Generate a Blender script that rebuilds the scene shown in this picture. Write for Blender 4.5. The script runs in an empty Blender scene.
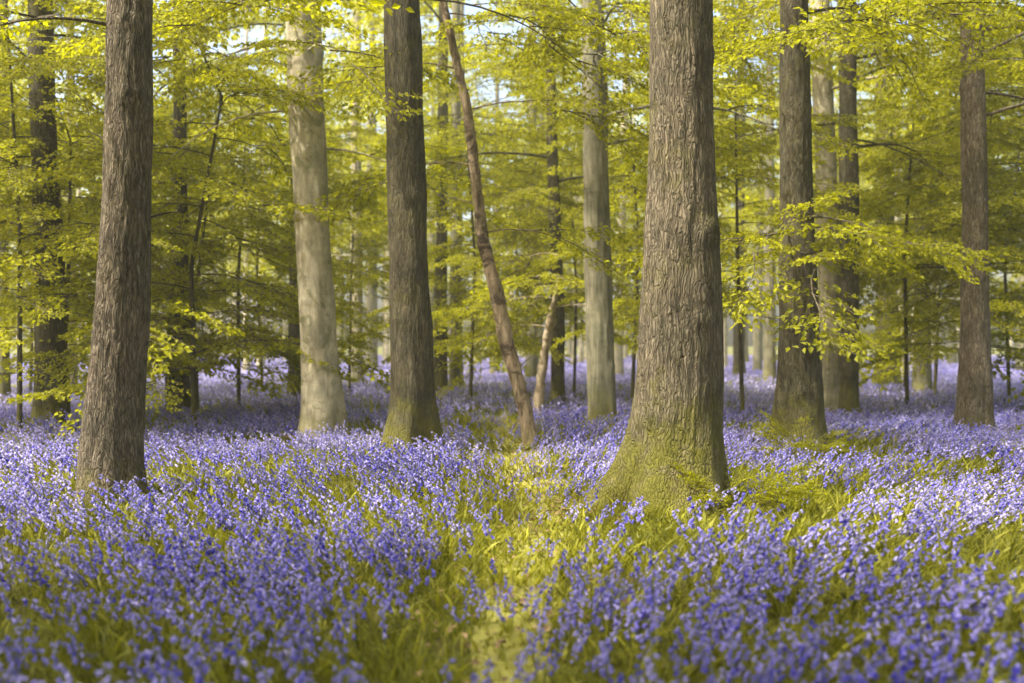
import bpy, math, random
import numpy as np
from mathutils import Vector

# ------------------------------------------------------------------ camera, light, exposure
SC = bpy.context.scene
COL = SC.collection
CAM_H, FPX, HOR = 1.5, 996.0, 345.0
cam_d = bpy.data.cameras.new('camera')
cam = bpy.data.objects.new('camera', cam_d)
COL.objects.link(cam)
cam.location = (0, 0, CAM_H)
cam.rotation_euler = (math.radians(90.2), 0, 0)
cam_d.sensor_width = 36.0
cam_d.lens = 35.0
cam_d.clip_start = 0.05
cam_d.clip_end = 3000
cam_d.dof.use_dof = True
cam_d.dof.focus_distance = 10.0
cam_d.dof.aperture_fstop = 1.0
SC.camera = cam

SUN_EL, SUN_TO = 58.0, Vector((-0.80, -0.42, 0)).normalized()
world = bpy.data.worlds.new('World')
SC.world = world
world.use_nodes = True
wn = world.node_tree
bg = wn.nodes['Background']
sky = wn.nodes.new('ShaderNodeTexSky')
sky.sky_type = 'NISHITA'
sky.sun_disc = False
sky.sun_elevation = math.radians(SUN_EL)
sky.sun_rotation = math.atan2(SUN_TO.x, SUN_TO.y)
sky.air_density = 1.0
sky.dust_density = 7.0
sky.ozone_density = 1.0
wn.links.new(sky.outputs[0], bg.inputs[0])
bg.inputs[1].default_value = 0.15
sun_d = bpy.data.lights.new('sun', 'SUN')
sun_d.energy = 3.4
sun_d.angle = math.radians(1.5)
sun_d.color = (1.0, 0.95, 0.86)
sun = bpy.data.objects.new('sun', sun_d)
COL.objects.link(sun)
vs = Vector((SUN_TO.x * math.cos(math.radians(SUN_EL)), SUN_TO.y * math.cos(math.radians(SUN_EL)), math.sin(math.radians(SUN_EL))))
sun.rotation_euler = vs.to_track_quat('Z', 'Y').to_euler()
sun.location = vs * 60

SC.view_settings.view_transform = 'Standard'
SC.view_settings.look = 'None'
SC.view_settings.gamma = 1.0
SC.view_settings.use_curve_mapping = False
SC.view_settings.exposure = 1.85
SC.render.engine = 'CYCLES'
SC.cycles.max_bounces = 8
SC.cycles.transparent_max_bounces = 8
SC.cycles.caustics_reflective = False
SC.cycles.caustics_refractive = False
SC.cycles.use_denoising = True

PI = math.pi
RNG = np.random.default_rng(7)
random.seed(7)

# ------------------------------------------------------------------ numpy helpers
def hash2(ix, iy, seed):
    h = (ix.astype(np.int64) * 374761393 + iy.astype(np.int64) * 668265263 + seed * 1442695041) & 0xFFFFFFFF
    h = ((h ^ (h >> 13)) * 1274126177) & 0xFFFFFFFF
    h = (h ^ (h >> 16)) & 0xFFFFFFFF
    return h / 4294967295.0

def vnoise(x, y, seed=0, px=None):
    x = np.asarray(x, float); y = np.asarray(y, float)
    x0 = np.floor(x); y0 = np.floor(y)
    fx = x - x0; fy = y - y0
    fx = fx * fx * (3 - 2 * fx); fy = fy * fy * (3 - 2 * fy)
    xa, xb = x0, x0 + 1
    if px:
        xa = np.mod(xa, px); xb = np.mod(xb, px)
    a = hash2(xa, y0, seed); b = hash2(xb, y0, seed)
    c = hash2(xa, y0 + 1, seed); d = hash2(xb, y0 + 1, seed)
    return (a * (1 - fx) + b * fx) * (1 - fy) + (c * (1 - fx) + d * fx) * fy

def fbm(x, y, seed=0, octv=4):
    s = 0; a = 0.5; t = 0
    for i in range(octv):
        s = s + a * vnoise(np.asarray(x) * 2 ** i, np.asarray(y) * 2 ** i, seed + i * 17); t += a; a *= 0.5
    return s / t

def smooth(a, b, x):
    t = np.clip((np.asarray(x, float) - a) / (b - a), 0, 1)
    return t * t * (3 - 2 * t)

class Geo:
    """collects quads (verts, faces, material slot, tint per vertex)"""
    def __init__(self):
        self.v = []; self.f = []; self.m = []; self.t = []; self.n = 0
    def add(self, v, f, mi=0, tint=0.5):
        v = np.asarray(v, float).reshape(-1, 3); f = np.asarray(f, np.int64).reshape(-1, 4)
        self.v.append(v); self.f.append(f + self.n)
        self.m.append(np.full(len(f), mi, np.int32))
        self.t.append(np.broadcast_to(np.asarray(tint, float), (len(v),)))
        self.n += len(v)
        return self
    def merged(self):
        if not self.v:
            return np.zeros((0, 3)), np.zeros((0, 4), np.int64), np.zeros(0, np.int32), np.zeros(0)
        return np.concatenate(self.v), np.concatenate(self.f), np.concatenate(self.m), np.concatenate(self.t)
    def mesh(self, name, mats, smooth_shade=True):
        v, f, mi, t = self.merged()
        me = bpy.data.meshes.new(name)
        me.vertices.add(len(v)); me.vertices.foreach_set('co', v.astype(np.float32).ravel())
        me.loops.add(len(f) * 4); me.loops.foreach_set('vertex_index', f.astype(np.int32).ravel())
        me.polygons.add(len(f))
        me.polygons.foreach_set('loop_start', np.arange(0, len(f) * 4, 4, dtype=np.int32))
        me.polygons.foreach_set('material_index', mi)
        me.polygons.foreach_set('use_smooth', np.full(len(f), smooth_shade, bool))
        at = me.attributes.new('tint', 'FLOAT', 'POINT')
        at.data.foreach_set('value', t.astype(np.float32))
        for m in mats:
            me.materials.append(m)
        me.update(calc_edges=True)
        return me
    def build(self, name, mats, parent=None, loc=None, smooth_shade=True):
        o = bpy.data.objects.new(name, self.mesh(name, mats, smooth_shade))
        COL.objects.link(o)
        if parent is not None: o.parent = parent
        if loc is not None: o.location = loc
        return o

def tag(o, label=None, cat=None, group=None, kind=None):
    if label: o['label'] = label
    if cat: o['category'] = cat
    if group: o['group'] = group
    if kind: o['kind'] = kind
    return o

def empty(name, loc, label, cat, group=None):
    o = bpy.data.objects.new(name, None)
    COL.objects.link(o)
    o.location = loc
    o.empty_display_size = 0.2
    return tag(o, label, cat, group)

def copy_tree(o, loc, rotz, scale=1.0, label=None):
    c = o.copy(); COL.objects.link(c)
    c.location = loc; c.rotation_euler = (0, 0, rotz); c.scale = (scale,) * 3
    if label: c['label'] = label
    for ch in o.children:
        k = ch.copy(); COL.objects.link(k); k.parent = c
    return c

def tube(geo, P, R, n=6, mi=0, tint=0.5, cap=True):
    """tube along points P with radii R"""
    P = np.asarray(P, float); R = np.asarray(R, float); k = len(P)
    T = np.gradient(P, axis=0); T /= np.linalg.norm(T, axis=1)[:, None] + 1e-9
    ref = np.array([0.31, 0.95, 0.05]) if abs(T[:, 2]).mean() > 0.7 else np.array([0, 0, 1.0])
    A = np.cross(T, ref); A /= np.linalg.norm(A, axis=1)[:, None] + 1e-9
    B = np.cross(T, A)
    th = np.arange(n) * 2 * PI / n
    V = P[:, None, :] + R[:, None, None] * (np.cos(th)[None, :, None] * A[:, None, :] + np.sin(th)[None, :, None] * B[:, None, :])
    i = np.arange(k - 1)[:, None]; j = np.arange(n)[None, :]
    a = i * n + j; b = i * n + (j + 1) % n
    F = np.stack([a, b, b + n, a + n], -1).reshape(-1, 4)
    geo.add(V.reshape(-1, 3), F, mi, tint)

# ------------------------------------------------------------------ materials
def nodes_of(name):
    m = bpy.data.materials.new(name); m.use_nodes = True
    nt = m.node_tree
    return m, nt, nt.nodes, nt.links, nt.nodes['Principled BSDF']

def noise(N, L, vec, scale, detail=4, rough=0.55, dist=0.0):
    n = N.new('ShaderNodeTexNoise'); n.inputs['Scale'].default_value = scale
    n.inputs['Detail'].default_value = detail; n.inputs['Roughness'].default_value = rough
    n.inputs['Distortion'].default_value = dist
    if vec is not None: L.new(vec, n.inputs['Vector'])
    return n.outputs[0]

def ramp(N, L, fac, stops):
    r = N.new('ShaderNodeValToRGB'); e = r.color_ramp.elements
    while len(e) < len(stops): e.new(0.5)
    for k, (p, c) in enumerate(stops):
        e[k].position = p; e[k].color = (*c, 1)
    L.new(fac, r.inputs[0])
    return r.outputs[0]

def maprange(N, L, val, a, b, c=0.0, d=1.0):
    r = N.new('ShaderNodeMapRange'); r.interpolation_type = 'SMOOTHSTEP'
    r.inputs[1].default_value = a; r.inputs[2].default_value = b; r.inputs[3].default_value = c; r.inputs[4].default_value = d
    L.new(val, r.inputs[0]); return r.outputs[0]

def math_n(N, L, op, a, b):
    r = N.new('ShaderNodeMath'); r.operation = op
    for i, q in enumerate((a, b)):
        if isinstance(q, (int, float)): r.inputs[i].default_value = q
        else: L.new(q, r.inputs[i])
    return r.outputs[0]

def mixc(N, L, fac, a, b):
    r = N.new('ShaderNodeMix'); r.data_type = 'RGBA'
    for s, q in ((r.inputs[0], fac), (r.inputs[6], a), (r.inputs[7], b)):
        if isinstance(q, tuple): s.default_value = (*q, 1)
        elif isinstance(q, (int, float)): s.default_value = q
        else: L.new(q, s)
    return r.outputs[2]

def bark(name, dark, light, moss=0.8, moss_h=1.1, sx=16.0, sz=1.6, bump=0.8, patch=None, contrast=(0.34, 0.66), plates=0.0):
    m, nt, N, L, bs = nodes_of(name)
    tc = N.new('ShaderNodeTexCoord')
    mp = N.new('ShaderNodeMapping'); mp.inputs['Scale'].default_value = (sx, sx, sz)
    L.new(tc.outputs['Object'], mp.inputs[0])
    ridge = noise(N, L, mp.outputs[0], 1.0, 7, 0.66, 1.0)
    col = ramp(N, L, ridge, [(contrast[0], dark), (0.5, tuple((a + b) / 2 for a, b in zip(dark, light))), (contrast[1], light)])
    height = ridge
    if plates:
        wv = N.new('ShaderNodeTexNoise'); wv.inputs['Scale'].default_value = 5.0; wv.inputs['Detail'].default_value = 4
        L.new(tc.outputs['Object'], wv.inputs['Vector'])
        va = N.new('ShaderNodeVectorMath'); va.operation = 'MULTIPLY_ADD'; va.inputs[1].default_value = (0.10, 0.10, 0.25)
        L.new(wv.outputs['Color'], va.inputs[0]); L.new(tc.outputs['Object'], va.inputs[2])
        m2 = N.new('ShaderNodeMapping'); m2.inputs['Scale'].default_value = (plates, plates, plates * 0.10)
        L.new(va.outputs[0], m2.inputs[0])
        vo = N.new('ShaderNodeTexVoronoi'); vo.feature = 'DISTANCE_TO_EDGE'; vo.inputs['Scale'].default_value = 1.0
        L.new(m2.outputs[0], vo.inputs['Vector'])
        crack = maprange(N, L, vo.outputs['Distance'], 0.0, 0.22)
        col = mixc(N, L, math_n(N, L, 'MULTIPLY', math_n(N, L, 'SUBTRACT', 1.0, crack), 0.45), col, tuple(c * 0.45 for c in dark))
        height = math_n(N, L, 'ADD', math_n(N, L, 'MULTIPLY', crack, 0.45), math_n(N, L, 'MULTIPLY', ridge, 0.5))
    else:
        m3 = N.new('ShaderNodeMapping'); m3.inputs['Scale'].default_value = (2.2, 2.2, 17.0)
        L.new(tc.outputs['Object'], m3.inputs[0])
        wr = maprange(N, L, noise(N, L, m3.outputs[0], 1.0, 5, 0.65, 0.8), 0.56, 0.72)
        col = mixc(N, L, math_n(N, L, 'MULTIPLY', wr, 0.55), col, dark)
        height = math_n(N, L, 'SUBTRACT', ridge, math_n(N, L, 'MULTIPLY', wr, 0.4))
    fn = noise(N, L, tc.outputs['Object'], 60.0, 4, 0.7)
    height = math_n(N, L, 'ADD', height, math_n(N, L, 'MULTIPLY', fn, 0.25))
    big = noise(N, L, tc.outputs['Object'], 1.7, 5, 0.65)
    blot = ramp(N, L, big, [(0.35, (0.62, 0.64, 0.60)), (0.65, (1.15, 1.12, 1.08))])
    mul = N.new('ShaderNodeMix'); mul.data_type = 'RGBA'; mul.blend_type = 'MULTIPLY'; mul.inputs[0].default_value = 1.0
    L.new(col, mul.inputs[6]); L.new(blot, mul.inputs[7]); col = mul.outputs[2]
    if patch:
        pn = noise(N, L, tc.outputs['Object'], 3.1, 5, 0.7, 0.6)
        col = mixc(N, L, maprange(N, L, pn, 0.52, 0.62), col, patch)
    sep = N.new('ShaderNodeSeparateXYZ'); L.new(tc.outputs['Object'], sep.inputs[0])
    mn = noise(N, L, tc.outputs['Object'], 4.0, 6, 0.7, 0.3)
    zz = math_n(N, L, 'ADD', sep.outputs[2], math_n(N, L, 'MULTIPLY', math_n(N, L, 'SUBTRACT', mn, 0.5), moss_h * 2.6))
    mf = math_n(N, L, 'MULTIPLY', maprange(N, L, zz, moss_h, 0.05), moss)
    # thin algae higher up, on its own patches
    al = math_n(N, L, 'MULTIPLY', maprange(N, L, noise(N, L, tc.outputs['Object'], 1.1, 5, 0.7), 0.5, 0.7), 0.45 * moss)
    mf = math_n(N, L, 'MAXIMUM', mf, al)
    col = mixc(N, L, mf, col, mixc(N, L, mn, (0.058, 0.056, 0.008), (0.165, 0.152, 0.022)))
    L.new(col, bs.inputs['Base Color'])
    bs.inputs['Roughness'].default_value = 0.92
    bs.inputs['Specular IOR Level'].default_value = 0.15
    b = N.new('ShaderNodeBump'); b.inputs['Strength'].default_value = bump; b.inputs['Distance'].default_value = 0.03
    L.new(height, b.inputs['Height']); L.new(b.outputs[0], bs.inputs['Normal'])
    return m

def leafy(name, c0, c1, trans=0.45, rough=0.55, spec=0.25):
    """diffuse + translucent sheet, colour varies plant by plant with the 'tint' attribute"""
    m, nt, N, L, bs = nodes_of(name)
    at = N.new('ShaderNodeAttribute'); at.attribute_name = 'tint'
    col = mixc(N, L, at.outputs['Fac'], c0, c1)
    L.new(col, bs.inputs['Base Color'])
    bs.inputs['Roughness'].default_value = rough
    bs.inputs['Specular IOR Level'].default_value = spec
    tr = N.new('ShaderNodeBsdfTranslucent'); L.new(col, tr.inputs[0])
    mx = N.new('ShaderNodeMixShader'); mx.inputs[0].default_value = trans
    L.new(bs.outputs[0], mx.inputs[1]); L.new(tr.outputs[0], mx.inputs[2])
    L.new(mx.outputs[0], N['Material Output'].inputs[0])
    return m

M = {}
M['bark_furrowed'] = bark('furrowed_brown_bark', (0.060, 0.047, 0.030), (0.27, 0.22, 0.155), 0.55, 0.5, 34, 6.5, 1.0, plates=44)
M['bark_mossy'] = bark('furrowed_mossy_bark', (0.060, 0.049, 0.030), (0.235, 0.195, 0.13), 1.0, 1.35, 30, 5.0, 1.0, plates=40)
M['bark_pale'] = bark('pale_smooth_bark', (0.25, 0.215, 0.14), (0.49, 0.43, 0.31), 0.55, 0.7, 7, 1.6, 0.35, (0.20, 0.185, 0.10))
M['bark_grey'] = bark('grey_green_bark', (0.10, 0.092, 0.055), (0.235, 0.215, 0.145), 0.7, 1.0, 12, 1.6, 0.5)
M['bark_dark'] = bark('dark_bark', (0.040, 0.034, 0.018), (0.125, 0.108, 0.066), 0.8, 1.1, 22, 3.5, 0.8, plates=38)
M['bark_red'] = bark('reddish_brown_bark', (0.085, 0.058, 0.033), (0.37, 0.28, 0.175), 0.3, 0.4, 14, 3.0, 0.7, (0.06, 0.042, 0.026))
M['bark_peel'] = bark('peeling_pale_bark', (0.26, 0.19, 0.12), (0.55, 0.45, 0.32), 0.12, 0.4, 9, 4.0, 0.5, (0.16, 0.11, 0.06))
M['twig'] = bark('twig_bark', (0.05, 0.042, 0.025), (0.12, 0.10, 0.065), 0.3, 0.3, 20, 4, 0.3)
M['leaf'] = leafy('young_beech_leaf', (0.19, 0.196, 0.002), (0.46, 0.45, 0.004), 0.62)
M['bell'] = leafy('bluebell_petal', (0.062, 0.050, 0.42), (0.54, 0.49, 0.79), 0.35, 0.6, 0.2)
M['grass'] = leafy('grass_blade', (0.085, 0.092, 0.005), (0.31, 0.30, 0.018), 0.40, 0.55, 0.25)
M['stem'] = leafy('bluebell_stem', (0.10, 0.12, 0.02), (0.20, 0.20, 0.05), 0.2)

def ground_mat():
    m, nt, N, L, bs = nodes_of('woodland_soil')
    tc = N.new('ShaderNodeTexCoord')
    a = noise(N, L, tc.outputs['Object'], 0.9, 6, 0.65)
    b = noise(N, L, tc.outputs['Object'], 14.0, 5, 0.7)
    green = mixc(N, L, b, (0.035, 0.040, 0.005), (0.115, 0.115, 0.012))
    soil = mixc(N, L, b, (0.045, 0.033, 0.016), (0.11, 0.085, 0.04))
    L.new(mixc(N, L, maprange(N, L, a, 0.5, 0.66), green, soil), bs.inputs['Base Color'])
    bs.inputs['Roughness'].default_value = 0.95
    bs.inputs['Specular IOR Level'].default_value = 0.1
    bp = N.new('ShaderNodeBump'); bp.inputs['Strength'].default_value = 0.8; bp.inputs['Distance'].default_value = 0.05
    L.new(b, bp.inputs['Height']); L.new(bp.outputs[0], bs.inputs['Normal'])
    return m
M['ground'] = ground_mat()

def path_mat():
    m, nt, N, L, bs = nodes_of('trodden_grass')
    tc = N.new('ShaderNodeTexCoord')
    b = noise(N, L, tc.outputs['Object'], 22.0, 5, 0.7)
    a = noise(N, L, tc.outputs['Object'], 2.5, 4, 0.6)
    g = mixc(N, L, b, (0.10, 0.098, 0.009), (0.33, 0.31, 0.05))
    L.new(mixc(N, L, maprange(N, L, a, 0.52, 0.7), g, (0.15, 0.115, 0.06)), bs.inputs['Base Color'])
    bs.inputs['Roughness'].default_value = 0.95
    bp = N.new('ShaderNodeBump'); bp.inputs['Strength'].default_value = 0.7; bp.inputs['Distance'].default_value = 0.03
    L.new(b, bp.inputs['Height']); L.new(bp.outputs[0], bs.inputs['Normal'])
    return m
M['path'] = path_mat()

# ------------------------------------------------------------------ ground and path
def gz(x, y):
    x = np.asarray(x, float); y = np.asarray(y, float)
    fade = 1 - smooth(60, 120, np.hypot(x, y))
    return ((fbm(x * 0.22 + 40, y * 0.22 + 40, 3, 3) - 0.5) * 0.16 + (fbm(x * 0.9 + 9, y * 0.9 + 5, 5, 2) - 0.5) * 0.06) * fade

def path_x(y):
    y = np.asarray(y, float)
    return 0.02 + 0.22 * np.sin((y - 4.0) * 0.28) * smooth(3, 9, y) + 0.05 * np.sin(y * 0.9)

def build_ground():
    far = np.array([90, 130, 200, 320, 520, 900.0])
    xs = np.concatenate([-far[::-1], np.arange(-60, 60.1, 0.6), far])
    ys = np.concatenate([-far[::-1], np.arange(-60, -6, 3.0), np.arange(-6, 60.1, 0.6), np.arange(63, 88, 3.0), far])
    X, Y = np.meshgrid(xs, ys)
    V = np.stack([X, Y, gz(X, Y)], -1).reshape(-1, 3)
    nx, ny = len(xs), len(ys)
    i = np.arange(ny - 1)[:, None]; j = np.arange(nx - 1)[None, :]
    a = i * nx + j
    F = np.stack([a, a + 1, a + 1 + nx, a + nx], -1).reshape(-1, 4)
    g = Geo(); g.add(V, F)
    tag(g.build('ground', [M['ground']]), 'woodland floor of soil and short green growth under the bluebells', 'ground', kind='structure')
    # the trodden strip, a sheet a little above the ground
    ys = np.arange(0.6, 26, 0.2); c = path_x(ys) + 0.12 * (vnoise(ys * 1.9, ys * 0, 8) - 0.5)
    k = np.linspace(-1, 1, 9)
    w = (0.14 + 0.14 * np.exp(-((ys - 10.5) / 3.5) ** 2) + 0.14 * vnoise(ys * 1.3, ys * 0, 4)) * (1 - 0.5 * smooth(14, 26, ys))
    X = c[:, None] + k[None, :] * w[:, None]
    Y = np.repeat(ys[:, None], 9, 1)
    # ground sheet is linear between its own grid lines: sample the same grid
    def gz_lin(x, y):
        gx = np.floor((x + 60) / 0.6); gy = np.floor((y + 6) / 0.6)
        x0 = gx * 0.6 - 60; y0 = gy * 0.6 - 6
        fx = (x - x0) / 0.6; fy = (y - y0) / 0.6
        return np.maximum.reduce([gz(x0, y0) * (1 - fx) * (1 - fy) + gz(x0 + .6, y0) * fx * (1 - fy) + gz(x0, y0 + .6) * (1 - fx) * fy + gz(x0 + .6, y0 + .6) * fx * fy])
    Z = gz_lin(X, Y) + 0.012 * (1 - 0.6 * np.abs(k)[None, :])
    V = np.stack([X, Y, Z], -1).reshape(-1, 3)
    i = np.arange(len(ys) - 1)[:, None]; j = np.arange(8)[None, :]
    a = i * 9 + j
    g = Geo(); g.add(V, np.stack([a, a + 1, a + 10, a + 9], -1).reshape(-1, 4))
    tag(g.build('path', [M['path']]), 'narrow trodden grass path running away between the bluebells', 'path', kind='structure')
build_ground()

# ------------------------------------------------------------------ leaf sprays
def leaf_quads(P, D, Nn, size, rng):
    """P base points, D long axis, Nn normal, size length -> verts (n*4,3)"""
    D = D / (np.linalg.norm(D, axis=1)[:, None] + 1e-9)
    S = np.cross(Nn, D); S /= np.linalg.norm(S, axis=1)[:, None] + 1e-9
    U = np.cross(D, S)
    l = size[:, None]
    a = P
    b = P + D * l * 0.45 + S * l * 0.33 + U * l * 0.10
    c = P + D * l - U * l * 0.10
    d = P + D * l * 0.45 - S * l * 0.33 + U * l * 0.10
    return np.stack([a, b, c, d], 1).reshape(-1, 3)

def make_spray(seed, length, leaf, nt, per, wood=True):
    rng = np.random.default_rng(seed)
    g = Geo()
    def bend(p):
        p = np.array(p, float); p[..., 2] -= 0.10 / length * (p[..., 0] ** 2) + 0.16 / length * p[..., 1] ** 2
        return p
    t = np.linspace(0, 1, 6)
    main = np.stack([t * length, 0.06 * length * np.sin(t * 4 + seed), 0.03 * length * np.sin(t * 3)], 1)
    mainb = bend(main)
    if wood: tube(g, mainb, 0.011 * (1.1 - t), 3, 1)
    Ps, Ds = [], []
    for k in range(nt + 1):
        if k == nt:
            p0 = main[3]; ang = 0; tl = length * 0.42
        else:
            tt = 0.12 + 0.82 * (k + rng.random() * 0.6) / nt
            p0 = np.array([np.interp(tt, t, main[:, q]) for q in range(3)])
            ang = (1 if k % 2 else -1) * rng.uniform(0.6, 1.0)
            tl = length * rng.uniform(0.28, 0.5) * (1.15 - tt * 0.75)
        d = np.array([math.cos(ang), math.sin(ang), rng.uniform(-0.12, 0.12)])
        s = np.linspace(0.08, 1, per)
        pts = p0 + d * tl * s[:, None]
        if wood: tube(g, bend(np.stack([p0, p0 + d * tl * 0.5, p0 + d * tl])), [0.005, 0.0035, 0.002], 3, 1)
        Ps.append(pts)
        side = np.where(np.arange(per) % 2, 1, -1) * rng.uniform(0.2, 1.3, per)
        ca, sa = np.cos(side), np.sin(side)
        dd = np.stack([d[0] * ca - d[1] * sa, d[0] * sa + d[1] * ca, rng.uniform(-0.9, 0.15, per)], 1)
        Ds.append(dd)
    P = bend(np.concatenate(Ps)); D = np.concatenate(Ds); n = len(P)
    P = P + rng.normal(0, 0.018 * length, (n, 3)) * [1, 1, 0.7]
    Nn = np.stack([rng.normal(0, .7, n), rng.normal(0, .7, n), np.ones(n)], 1)
    sz = leaf * rng.uniform(0.65, 1.2, n)
    V = leaf_quads(P, D, Nn, sz, rng)
    F = np.arange(n * 4).reshape(-1, 4)
    g.add(V, F, 0, np.repeat(np.clip(rng.normal(0.5, 0.22, n), 0, 1), 4))
    return g.merged()

FINE = [make_spray(100 + k, 1.7, 0.078, 14, 18) for k in range(6)]
MEDS = [make_spray(200 + k, 2.0, 0.145, 9, 10) for k in range(5)]
COARSE = [make_spray(300 + k, 2.6, 0.27, 7, 6, False) for k in range(5)]

def place_spray(geo, spray, loc, az, pitch, roll, scale, tint=0.0):
    v, f, mi, t = spray
    cr, sr = math.cos(roll), math.sin(roll); cp, sp = math.cos(pitch), math.sin(pitch); ca, sa = math.cos(az), math.sin(az)
    Rx = np.array([[1, 0, 0], [0, cr, -sr], [0, sr, cr]])
    Ry = np.array([[cp, 0, -sp], [0, 1, 0], [sp, 0, cp]])
    Rz = np.array([[ca, -sa, 0], [sa, ca, 0], [0, 0, 1]])
    R = Rz @ Ry @ Rx
    w = (v * scale) @ R.T + np.asarray(loc)
    geo.v.append(w); geo.f.append(f + geo.n); geo.m.append(mi); geo.t.append(np.clip(t + tint, 0, 1)); geo.n += len(w)

# ------------------------------------------------------------------ trunks
def trunk_geo(prof, nseg=64, seed=1, flare=0.22, lobes=5, lump=0.05, furrow=0.0, nf=60, dz=0.05, flare_h=0.4):
    """prof: rows (z, cx, cy, r); returns Geo and an interpolator for the axis"""
    prof = np.array(sorted(prof), float)
    z0, z1 = prof[0, 0], prof[-1, 0]
    fine = np.arange(z0, min(z1, 7.5), dz)
    zs = np.concatenate([fine, np.linspace(min(z1, 7.5), z1, 14)]) if z1 > 7.6 else np.concatenate([fine, [z1]])
    # smooth interpolation of the traced profile
    dense = np.linspace(z0, z1, 600)
    cols = []
    for k in (1, 2, 3):
        y = np.interp(dense, prof[:, 0], prof[:, k])
        w = 17; ker = np.hanning(w + 2)[1:-1]; ker /= ker.sum()
        y = np.convolve(np.pad(y, w // 2, mode='edge'), ker, 'valid')
        cols.append(y)
    ax = lambda z, k: np.interp(z, dense, cols[k])
    th = np.arange(nseg) * 2 * PI / nseg + PI / 2
    Z = zs[:, None]; TH = th[None, :]
    r = ax(zs, 2)[:, None]
    rng = np.random.default_rng(seed)
    rad = np.ones((len(zs), nseg))
    for k in range(2, lobes + 2):
        rad = rad + flare * rng.uniform(0.3, 1) / (k * 0.55) * np.cos(k * TH + rng.uniform(0, 6)) * np.exp(-np.maximum(Z, 0) / (flare_h * rng.uniform(0.6, 1.3)))
    u = TH / (2 * PI) * 9
    rad = rad + lump * 2 * (vnoise(u, Z * 1.1, seed, 9) - 0.5) + lump * (vnoise(u * 3, Z * 2.3, seed + 5, 27) - 0.5)
    for q in range(10):          # knots and old branch scars
        tq, zq, sq = rng.uniform(0, 2 * PI), rng.uniform(0.6, 6.5), rng.uniform(0.05, 0.11) * (0.5 + r.max())
        dth = (TH - tq + PI) % (2 * PI) - PI
        e = ((dth * r) ** 2 + ((Z - zq) * 1.3) ** 2) / sq ** 2
        rad = rad + sq * 0.42 / r * (np.exp(-e) - 1.25 * np.exp(-e * 5))
    R = r * rad
    if furrow:
        uu = TH / (2 * PI) * nf
        wob = 1.8 * (vnoise(TH / (2 * PI) * 14, Z * 3.2, seed + 9, 14) - 0.5)
        q = vnoise(uu + wob, Z * 3.0, seed + 3, None)
        q = 1 - np.abs(2 * q - 1)
        R = R + furrow * (q - 0.5)
    X = ax(zs, 0)[:, None] + R * np.cos(TH); Y = ax(zs, 1)[:, None] + R * np.sin(TH)
    V = np.stack([X, Y, np.broadcast_to(Z, X.shape)], -1).reshape(-1, 3)
    n = nseg; k = len(zs)
    i = np.arange(k - 1)[:, None]; j = np.arange(n)[None, :]
    a = i * n + j; b = i * n + (j + 1) % n
    g = Geo(); g.add(V, np.stack([a, b, b + n, a + n], -1).reshape(-1, 4))
    return g, ax

def px_prof(rows, d, base_y):
    """rows (py, xl, xr) traced on the photograph -> world profile about the base centre at depth d"""
    out = []
    for py, xl, xr in rows:
        out.append((CAM_H - (py - HOR) * d / FPX, ((xl + xr) / 2 - 512) * d / FPX, (xr - xl) / 2 * d / FPX))
    return out

def add_limb(wood, crown, ax, h, az, L, pitch, droop, r0, sprays, rng, n_s=4, sc=1.0, tint=0.0, lean=(0, 0)):
    t = np.linspace(0, 1, 9)
    dx, dy = math.cos(az), math.sin(az)
    wob = rng.uniform(-0.1, 0.1)
    x = ax(h, 0) + dx * L * t - dy * L * wob * np.sin(t * 3)
    y = ax(h, 1) + dy * L * t + dx * L * wob * np.sin(t * 3)
    z = h + L * (math.tan(pitch) * t - droop * t ** 2)
    P = np.stack([x, y, z], 1)
    tube(wood, P, r0 * (1.02 - 0.9 * t), 5)
    for k in range(n_s):
        tt = 0.3 + 0.7 * (k + rng.uniform(0, 0.7)) / n_s
        p = [np.interp(tt, t, P[:, q]) for q in range(3)]
        side = (1 if k % 2 else -1) * rng.uniform(0.2, 1.1) if k < n_s - 1 else rng.uniform(-0.3, 0.3)
        place_spray(crown, sprays[rng.integers(len(sprays))], p, az + side, rng.uniform(-0.30, 0.15) - droop * tt * 0.5,
                    rng.uniform(-0.4, 0.4), sc * rng.uniform(0.75, 1.2), tint + rng.normal(0, 0.10))

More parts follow.
